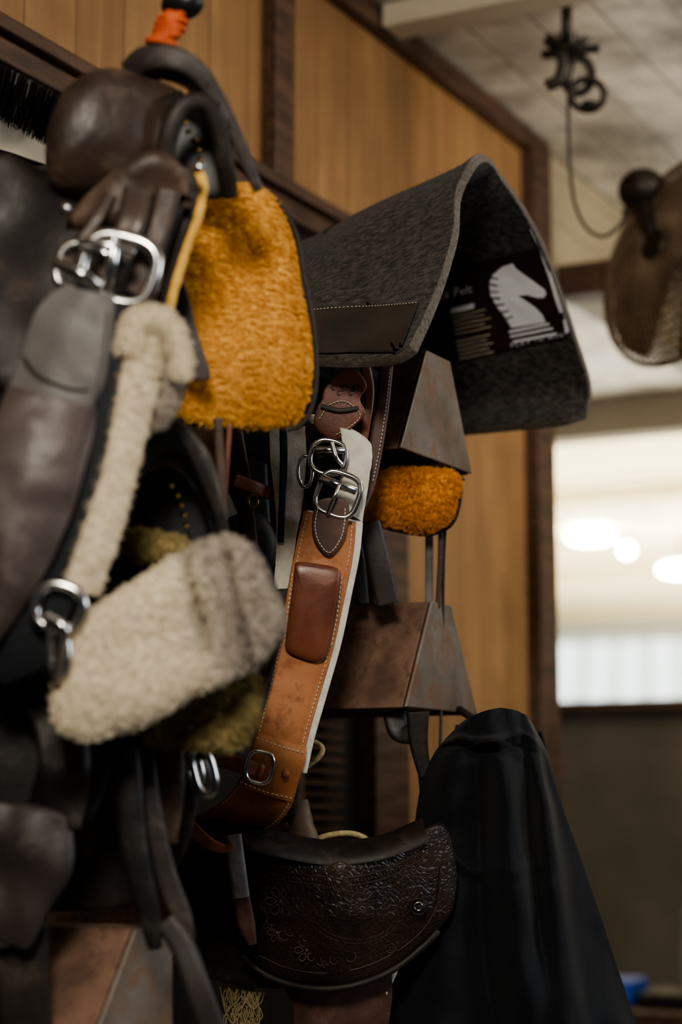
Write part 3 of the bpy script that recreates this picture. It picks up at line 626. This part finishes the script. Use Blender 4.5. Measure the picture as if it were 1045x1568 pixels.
strap('buckle_strap',[(360,735,2.75,20),(395,748,2.76,20),(425,760,2.80,18)],s3,m_chest,.005)
plate('stirrup_tread',[(345,800),(375,785),(405,790),(425,830),(415,870),(380,880),(350,850)],2.9,s3,m_black,.02,p=3)
ring('keeper_ring',388,768,2.78,7,10,.002,s3,m_brass)
# louvre shutter on wall
lv=group('louvre_shutter',(0.03,ux(490),1.2))
ly0,ly1=ux(462,.03),ux(524,.03)
zt_=PX(495,1085,.03).z; zb_=PX(495,1300,.03).z
for i in range(13):
    z=zb_+(zt_-zb_)*i/12
    mk('slat_%d'%i,[(.01,ly0,z-.004),(.035,ly0,z-.012),(.035,ly1,z-.012),(.01,ly1,z-.004),(.01,ly0,z+.0),(.035,ly0,z-.008),(.035,ly1,z-.008),(.01,ly1,z)],[(0,1,2,3),(4,7,6,5),(1,5,6,2),(0,4,5,1),(3,2,6,7),(0,3,7,4)],lv,m_beam,False)
box('stile_a',(0.002,ly0-.03,zb_-.03),(.04,ly0,zt_+.03),lv,m_beam,.002)
# ---------------------------------------------------------------- tooled western saddle
s4=group('western_saddle',P(480,1400,2.7))
bow=lambda u,v:2.68+.00045*abs(u-520)**1.25*.25+.0003*max(0,v-1400)
sk=plate('tooled_skirt',[(276,1318),(330,1290),(400,1300),(480,1318),(560,1310),(625,1282),(680,1262),(700,1330),(690,1400),(640,1448),(600,1480),(545,1503),(490,1508),(430,1496),(388,1470),(370,1440),(320,1420),(275,1390)],bow,s4,m_tool,.016,.01,p=5,N=200,K=30)
tube('skirt_rolled_edge',[P(u,v,bow(u,v)-.012) for u,v in ((372,1462),(400,1488),(440,1506),(490,1514),(545,1508),(600,1486),(645,1452),(672,1425))],.0050,s4,m_dark,n=80)
for nm,dy in (('border_a',0),('border_b',13)):
    tube(nm,[P(u,v+dy,bow(u,v)-.017) for u,v in ((345,1345),(400,1332),(470,1340),(540,1343),(600,1328),(650,1300))],.0011,s4,m_brown,n=80)
tube('border_low',[P(u,v,bow(u,v)-.016) for u,v in ((395,1462),(440,1482),(490,1490),(545,1484),(595,1464),(640,1432),(668,1390),(676,1330))],.0011,s4,m_brown,n=80)
q=cr([P(u,v,bow(u,v)-.0165) for u,v in ((350,1352),(400,1339),(470,1347),(540,1350),(600,1335),(648,1308))],60)
for i,p in enumerate(q): ball('bead_%d'%i,p,.0018,.0018,.0018,s4,m_brown,8)
for kk in range(2):
    el=[(545+(62+kk*7)*math.cos(a)*(1-.12*math.sin(a)),1405+(34+kk*6)*math.sin(a)) for a in [k*math.pi/14 for k in range(-2,19)]]
    tube('swirl_border_%d'%kk,[P(u,v,bow(u,v)-.0162) for u,v in el],.0008,s4,m_tool,n=90)
def flower(i,u,v,r):
    for k in range(6):
        a0=k*math.pi/3
        tube('petal_%d_%d'%(i,k),[P(u+r*s*math.cos(a0+w),v+r*s*math.sin(a0+w),bow(u,v)-.0165) for s,w in ((.25,0),(.7,-.38),(1,-.15),(1,.15),(.7,.38),(.25,0))],.0009,s4,m_brown,n=22,seg=6)
    ball('eye_%d'%i,P(u,v,bow(u,v)-.0165),.003,.003,.003,s4,m_brown,10)
def scroll(i,u,v,r,s,t0):
    tube('scroll_%d'%i,[P(u+r*(1-k/16)*math.cos(t0+s*k*.5),v+r*(1-k/16)*math.sin(t0+s*k*.5),bow(u,v)-.0165) for k in range(14)],.0009,s4,m_brown,n=50,seg=6)
for i,(u,v,r) in enumerate(((430,1380,22),(320,1325,20),(470,1455,18),(425,1428,15),(610,1352,13))): flower(i,u,v,r)
for i in range(60):
    u=random.uniform(385,660); v=random.uniform(1362,1480)
    if ((u-545)/90)**2+((v-1405)/56)**2<1 or v>1490-abs(u-500)*.35: continue
    scroll(i,u,v,random.uniform(7,13),random.choice((-1,1)),random.uniform(0,6))
band('seat_leather',[(268,1262,275,1320,2.76,2.70),(340,1270,340,1300,2.74,2.69),(420,1282,420,1312,2.72,2.68),(500,1296,500,1325,2.72,2.68),(580,1290,580,1318,2.72,2.68),(650,1262,655,1290,2.74,2.70)],s4,m_dark,.02,bulge=.01)
band('seat_jockey',[(430,1225,470,1225,2.80),(442,1250,478,1262,2.78),(440,1280,486,1296,2.76),(400,1300,440,1312,2.74)],s4,m_dome,.008,bulge=.01)
band('seat_slope',[(360,1262,440,1262,2.80),(370,1285,450,1290,2.77),(380,1305,470,1312,2.73)],s4,m_brown,.008,bulge=.006)
strap('metal_bound_strap',[(357,1278,2.66,26),(362,1320,2.655,27),(370,1375,2.65,26)],s4,m_grey,.005)
strap('metal_bound_strap_low',[(369,1372,2.652,27),(378,1415,2.655,26),(387,1446,2.66,14)],s4,m_choc,.005)
strap('curled_tie',[(290,1265,2.67,22),(318,1290,2.65,20),(345,1300,2.65,14),(356,1290,2.65,10)],s4,m_chest,.004)
ball('concho',P(641,1388,2.70),.012,.007,.012,s4,m_iron,20)
ring('concho_rim',641,1388,2.69,12,12,.001,s4,m_iron)
ring('concho_inner',641,1388,2.688,6,6,.001,s4,m_steel)
tube('rope_coil_a',[P(u,v,2.78) for u,v in ((478,1292),(500,1280),(535,1276),(560,1284),(562,1296),(535,1300),(500,1300))],.0042,s4,m_rope)
tube('rope_coil_b',[P(u,v,2.8) for u,v in ((440,1180),(465,1176),(488,1160),(494,1146),(480,1136),(462,1142))],.004,s4,m_rope)
band('under_fender',[(428,1500,600,1490,2.78),(450,1540,600,1530,2.78),(450,1600,590,1600,2.78)],s4,m_choc,.01,bulge=.01)
plate('dark_tree',[(275,1380),(380,1440),(440,1505),(400,1512),(330,1500),(275,1480)],2.8,s4,m_black,.01)
hg=group('hay_net',P(370,1540,2.82))
for i in range(60):
    u0=random.uniform(345,395)
    tube('hay_%d'%i,[P(u0+random.uniform(-14,14),1500+k*26,2.82+random.uniform(-.01,.01)) for k in range(4)],.0009,hg,m_rope,n=8,seg=4)
# ---------------------------------------------------------------- jacket
jk=group('softshell_jacket',P(770,1300,2.8))
JR=[[(704,1112),(722,1099),(742,1090),(765,1085),(785,1087),(803,1095),(817,1112)],
    [(670,1150),(698,1135),(726,1128),(762,1122),(792,1124),(819,1137),(840,1160)],
    [(648,1200),(682,1190),(720,1185),(762,1180),(800,1182),(832,1200),(856,1222)],
    [(632,1290),(672,1290),(716,1288),(765,1285),(812,1285),(853,1290),(884,1300)],
    [(615,1380),(660,1385),(710,1385),(770,1385),(827,1385),(873,1385),(912,1385)],
    [(594,1480),(648,1485),(706,1485),(772,1485),(840,1485),(896,1485),(944,1478)],
    [(558,1590),(632,1590),(703,1590),(780,1590),(857,1590),(928,1590),(980,1590)],
    [(540,1700),(622,1700),(698,1700),(785,1700),(872,1700),(948,1700),(1008,1700)]]
rows=[]
for i,r in enumerate(JR):
    t=i/7; rr=[]
    for j,(u,v) in enumerate(r):
        s=j/6; d=2.80+.10*(2*s-1)**2*(.5+t*.8)-.05*t
        rr.append(P(u,v,d))
    rows.append(rr)
JG=resample_grid(rows,170,150)
def ridge(x,c,w): return math.exp(-((x-c)/w)**2)
for i,r in enumerate(JG):
    t=i/169
    for j,p in enumerate(r):
        s=j/149
        a=0
        wv=.08*noise.noise(Vector((t*2.6,s*1.5,5)))
        g=min(1,t*3)
        a+=.034*ridge(s+wv,.86-.16*t,.06)*g
        a-=.026*ridge(s+wv,.74-.14*t,.05)*g
        a+=.038*ridge(s+wv,.46+.20*t,.07+.03*t)*g
        a-=.026*ridge(s+wv,.32+.16*t,.06)*g*(.3+t)
        a+=.018*ridge(s+wv,.18+.04*t,.08)*g*(.3+t)
        # yoke, hood edge and arm creases, slanting across the cloth
        a+=.026*ridge(t+.03*noise.noise(Vector((s*4,0,2))),.100+.16*s,.014)*ridge(s,.26,.26)
        a-=.020*ridge(t,.140+.18*s,.016)*ridge(s,.32,.25)
        a+=.022*ridge(t+.03*noise.noise(Vector((s*5,3,2))),.215-.10*s,.015)*ridge(s,.50,.24)
        a-=.016*ridge(t,.255-.08*s,.016)*ridge(s,.58,.2)
        a+=.016*ridge(t+.03*noise.noise(Vector((s*4,6,2))),.42+.14*s,.018)*ridge(s,.40,.22)
        a+=.018*noise.noise(Vector((s*5,t*6,1)))+.005*noise.noise(p*22)
        r[j]=p+NF*a
grid('shell',JG,jk,m_jacket,.004,raw=True,bevel=.001)
band('back_panel',[(700,1110,830,1120,2.93),(650,1300,880,1310,2.95),(600,1500,935,1500,2.95),(560,1700,990,1700,2.95)],jk,m_jacket,.006,bulge=-.04)
fl=strap('sherpa_edge',[(610,1470,2.79,10),(594,1510,2.78,12),(580,1545,2.78,14),(566,1600,2.78,14)],jk,m_wfelt,.012,n=60); fluff(fl,.002,150)
tube('hanging_loop',[P(704,1086,3.0),P(722,1098,2.96),P(745,1112,2.88),P(760,1108,2.84)],.006,jk,m_iron)
# ---------------------------------------------------------------- broom
br=group('push_broom',PX(40,170,.08))
bvv=[];bff=[]
for i in range(420):
    u=random.uniform(-20,98); v0=98+u*.52; a=PX(u,v0,.07+random.uniform(-.02,.02)); b=PX(u-22+random.uniform(-5,5),v0+70+random.uniform(-4,8),.09+random.uniform(-.025,.025))
    w=Vector((.0012,.0008,.0012)); k=len(bvv); bvv+= [a-w,a+w,b+w*.4,b-w*.4]; bff.append((k,k+1,k+2,k+3))
mk('bristles',bvv,bff,br,m_rubber,False)
mk('head_board',[PX(-20,168,.05),PX(76,212,.05),PX(72,252,.05),PX(-20,222,.05),PX(-20,168,.0),PX(76,212,.0),PX(72,252,.0),PX(-20,222,.0)],[(0,1,2,3),(4,7,6,5),(0,4,5,1),(1,5,6,2),(2,6,7,3),(3,7,4,0)],br,m_creamp,False)
# ---------------------------------------------------------------- caged barn fan
fn=group('caged_wall_fan',P(1020,400,4.4))
fc=P(1046,396,4.35); tlt=(R*-.80+U*.28-F*.50).normalized()
lo_=(U*.92+R*.39); lo_=(lo_-tlt*lo_.dot(tlt)).normalized(); sh=tlt.cross(lo_)
RF=.25
def fp(rr,a,h): return fc+lo_*math.cos(a)*rr*RF+sh*math.sin(a)*rr*RF+tlt*h
def cage(side):
    for i in range(14):
        x=.14+.86*i/13; h=.085*(1-x**3)
        tube('hoop_%d_%d'%(side,i),[fp(x,k*math.pi/12,h*side) for k in range(24)],.0022 if i<13 else .006,fn,m_cage,n=64,closed=True,seg=6)
    for k in range(72):
        a=k*math.pi/36
        tube('spoke_%d_%d'%(side,k),[fp(x,a+.25*x,.085*(1-x**3)*side) for x in (.12,.4,.7,.9,1)],.002,fn,m_cage,n=10,seg=4)
cage(1);cage(-1)
for k in range(4):
    a0=k*math.pi/2+.4
    rows=[[fp(rr,a0+w*1.3,.03*(w-.5)) for w in (0,.33,.66,1)] for rr in (.12,.4,.7,.94)]
    grid('blade_%d'%k,rows,fn,m_blade,.003,12,12)
o=tube('hub',[fc-tlt*.03,fc+tlt*.09],.035,fn,m_iron,smooth=False,seg=24)
mc=P(985,292,4.42)
ball('motor',mc,.055,.06,.05,fn,m_iron,24)
tube('motor_yoke',[fc+tlt*.06,(fc+mc)/2+tlt*.05,mc],.022,fn,m_iron)
tube('wall_arm',[mc,Vector((mc.x*.8,mc.y+.2,mc.z)),Vector((mc.x*.7,yb-.003,zb1-.02))],.014,fn,m_iron)
# pulley and cord
pu=group('rope_pulley',P(870,90,4.3))
ring('wheel',900,145,4.3,26,24,.008,pu,m_iron); ring('wheel_b',885,115,4.32,22,28,.01,pu,m_iron)
tube('bracket',[P(840,60,4.32),P(862,85,4.3),P(858,120,4.3),P(838,132,4.3)],.014,pu,m_iron)
tube('cross_arm',[P(832,84,4.33),P(880,78,4.3),P(918,74,4.3)],.010,pu,m_iron)
ball('cleat',P(905,163,4.3),.02,.03,.012,pu,m_iron)
tube('hanging_cord',[P(u,v,4.3) for u,v in ((888,70),(874,120),(871,180),(874,260),(882,315),(900,350),(925,362),(950,345),(965,320))],.004,pu,m_dark,n=90)
pt=P(870,60,4.31)
tube('ceiling_link',[P(868,66,4.31),Vector((pt.x,pt.y,ZC))],.012,pu,m_iron,smooth=False)
for k in range(4):
    tube('loose_wire_%d'%k,[P(840+k*14,50,4.31),P(850+k*12,66+k*4,4.28),P(872+k*8,70-k*5,4.28),P(905-k*6,60+k*9,4.3)],.003,pu,m_iron)
# bench at far right
bn=group('workbench',P(1000,1530,6))
c=P(1000,1520,6.2)
box('top',(c.x-.35,c.y-.4,c.z-.06),(c.x+1.6,c.y+.4,c.z-.02),bn,m_beam)
for dx in (-.3,1.5):
    for dy in (-.35,.35): box('leg_%d_%d'%(dx*10,dy*10),(c.x+dx-.03,c.y+dy-.03,0),(c.x+dx+.03,c.y+dy+.03,c.z-.06),bn,m_beam)
box('storage_tub',(c.x-.18,c.y-.3,c.z-.02),(c.x+.03,c.y-.1,c.z+.06),None,m_blue,.02)
box('tool_box',(c.x+.05,c.y-.3,c.z-.02),(c.x+.3,c.y-.05,c.z+.03),None,m_iron,.02)
bt=group('spray_bottle',c+Vector((.09,0,.1))); tube('bottle',[c+Vector((.12,0,-.02)),c+Vector((.12,0,.12)),c+Vector((.12,0,.17)),c+Vector((.12,0,.26))],.04,bt,m_header,rs=(1,.35))
# ---------------------------------------------------------------- lights
def area(name,loc,tgt,size,power,col,sy=None):
    l=bpy.data.lights.new(name,'AREA'); l.energy=power; l.color=col; l.size=size
    if sy: l.shape='RECTANGLE'; l.size_y=sy
    o=bpy.data.objects.new(name,l); COL.objects.link(o); o.location=loc
    o.rotation_euler=(Vector(tgt)-Vector(loc)).to_track_quat('-Z','Y').to_euler(); return o
area('daylight_doorway',(4.2,3.0,2.4),(.3,2.7,1.9),1.2,44,(.88,.94,1))
area('warm_ceiling_lamp',(1.9,3.9,3.05),(.0,3.6,2.9),.4,8,(1,.85,.62))
area('aisle_lamp',(2.25,-1.0,2.95),(.5,2.4,1.9),.55,84,(1,.92,.80))
area('ceiling_fill',(1.4,4.6,2.0),(.6,4.9,3.27),.8,12,(1,.92,.80))  # added upward fill that brightens the ceiling, not a fixture of the room
area('arena_bounce_fill',(-2,15,.6),(-2,15.01,3.7),8,2000,(1,.94,.80),12)  # unseen fill added below the sill, imitating light bounced up to the roof
area('far_room_lamp',(-.6,6.4,3.1),(-.6,7.5,1.2),.8,18,(1,.88,.70))
w=bpy.data.worlds.new('world'); bpy.context.scene.world=w; w.use_nodes=True
w.node_tree.nodes['Background'].inputs[0].default_value=(.85,.90,1,1); w.node_tree.nodes['Background'].inputs[1].default_value=.03
try: bpy.context.scene.view_settings.look='AgX - Medium High Contrast'
except Exception: pass
# ---------------------------------------------------------------- camera
cam=bpy.data.cameras.new('camera'); co=bpy.data.objects.new('camera',cam); COL.objects.link(co)
cam.sensor_fit='HORIZONTAL'; cam.sensor_width=24; cam.lens=24*FP/1045.33
Mx=Matrix((R,U,-F)).transposed().to_4x4(); Mx.translation=C; co.matrix_world=Mx
cam.dof.use_dof=True; cam.dof.focus_distance=2.76; cam.dof.aperture_fstop=2.2; cam.clip_end=100
bpy.context.scene.camera=co
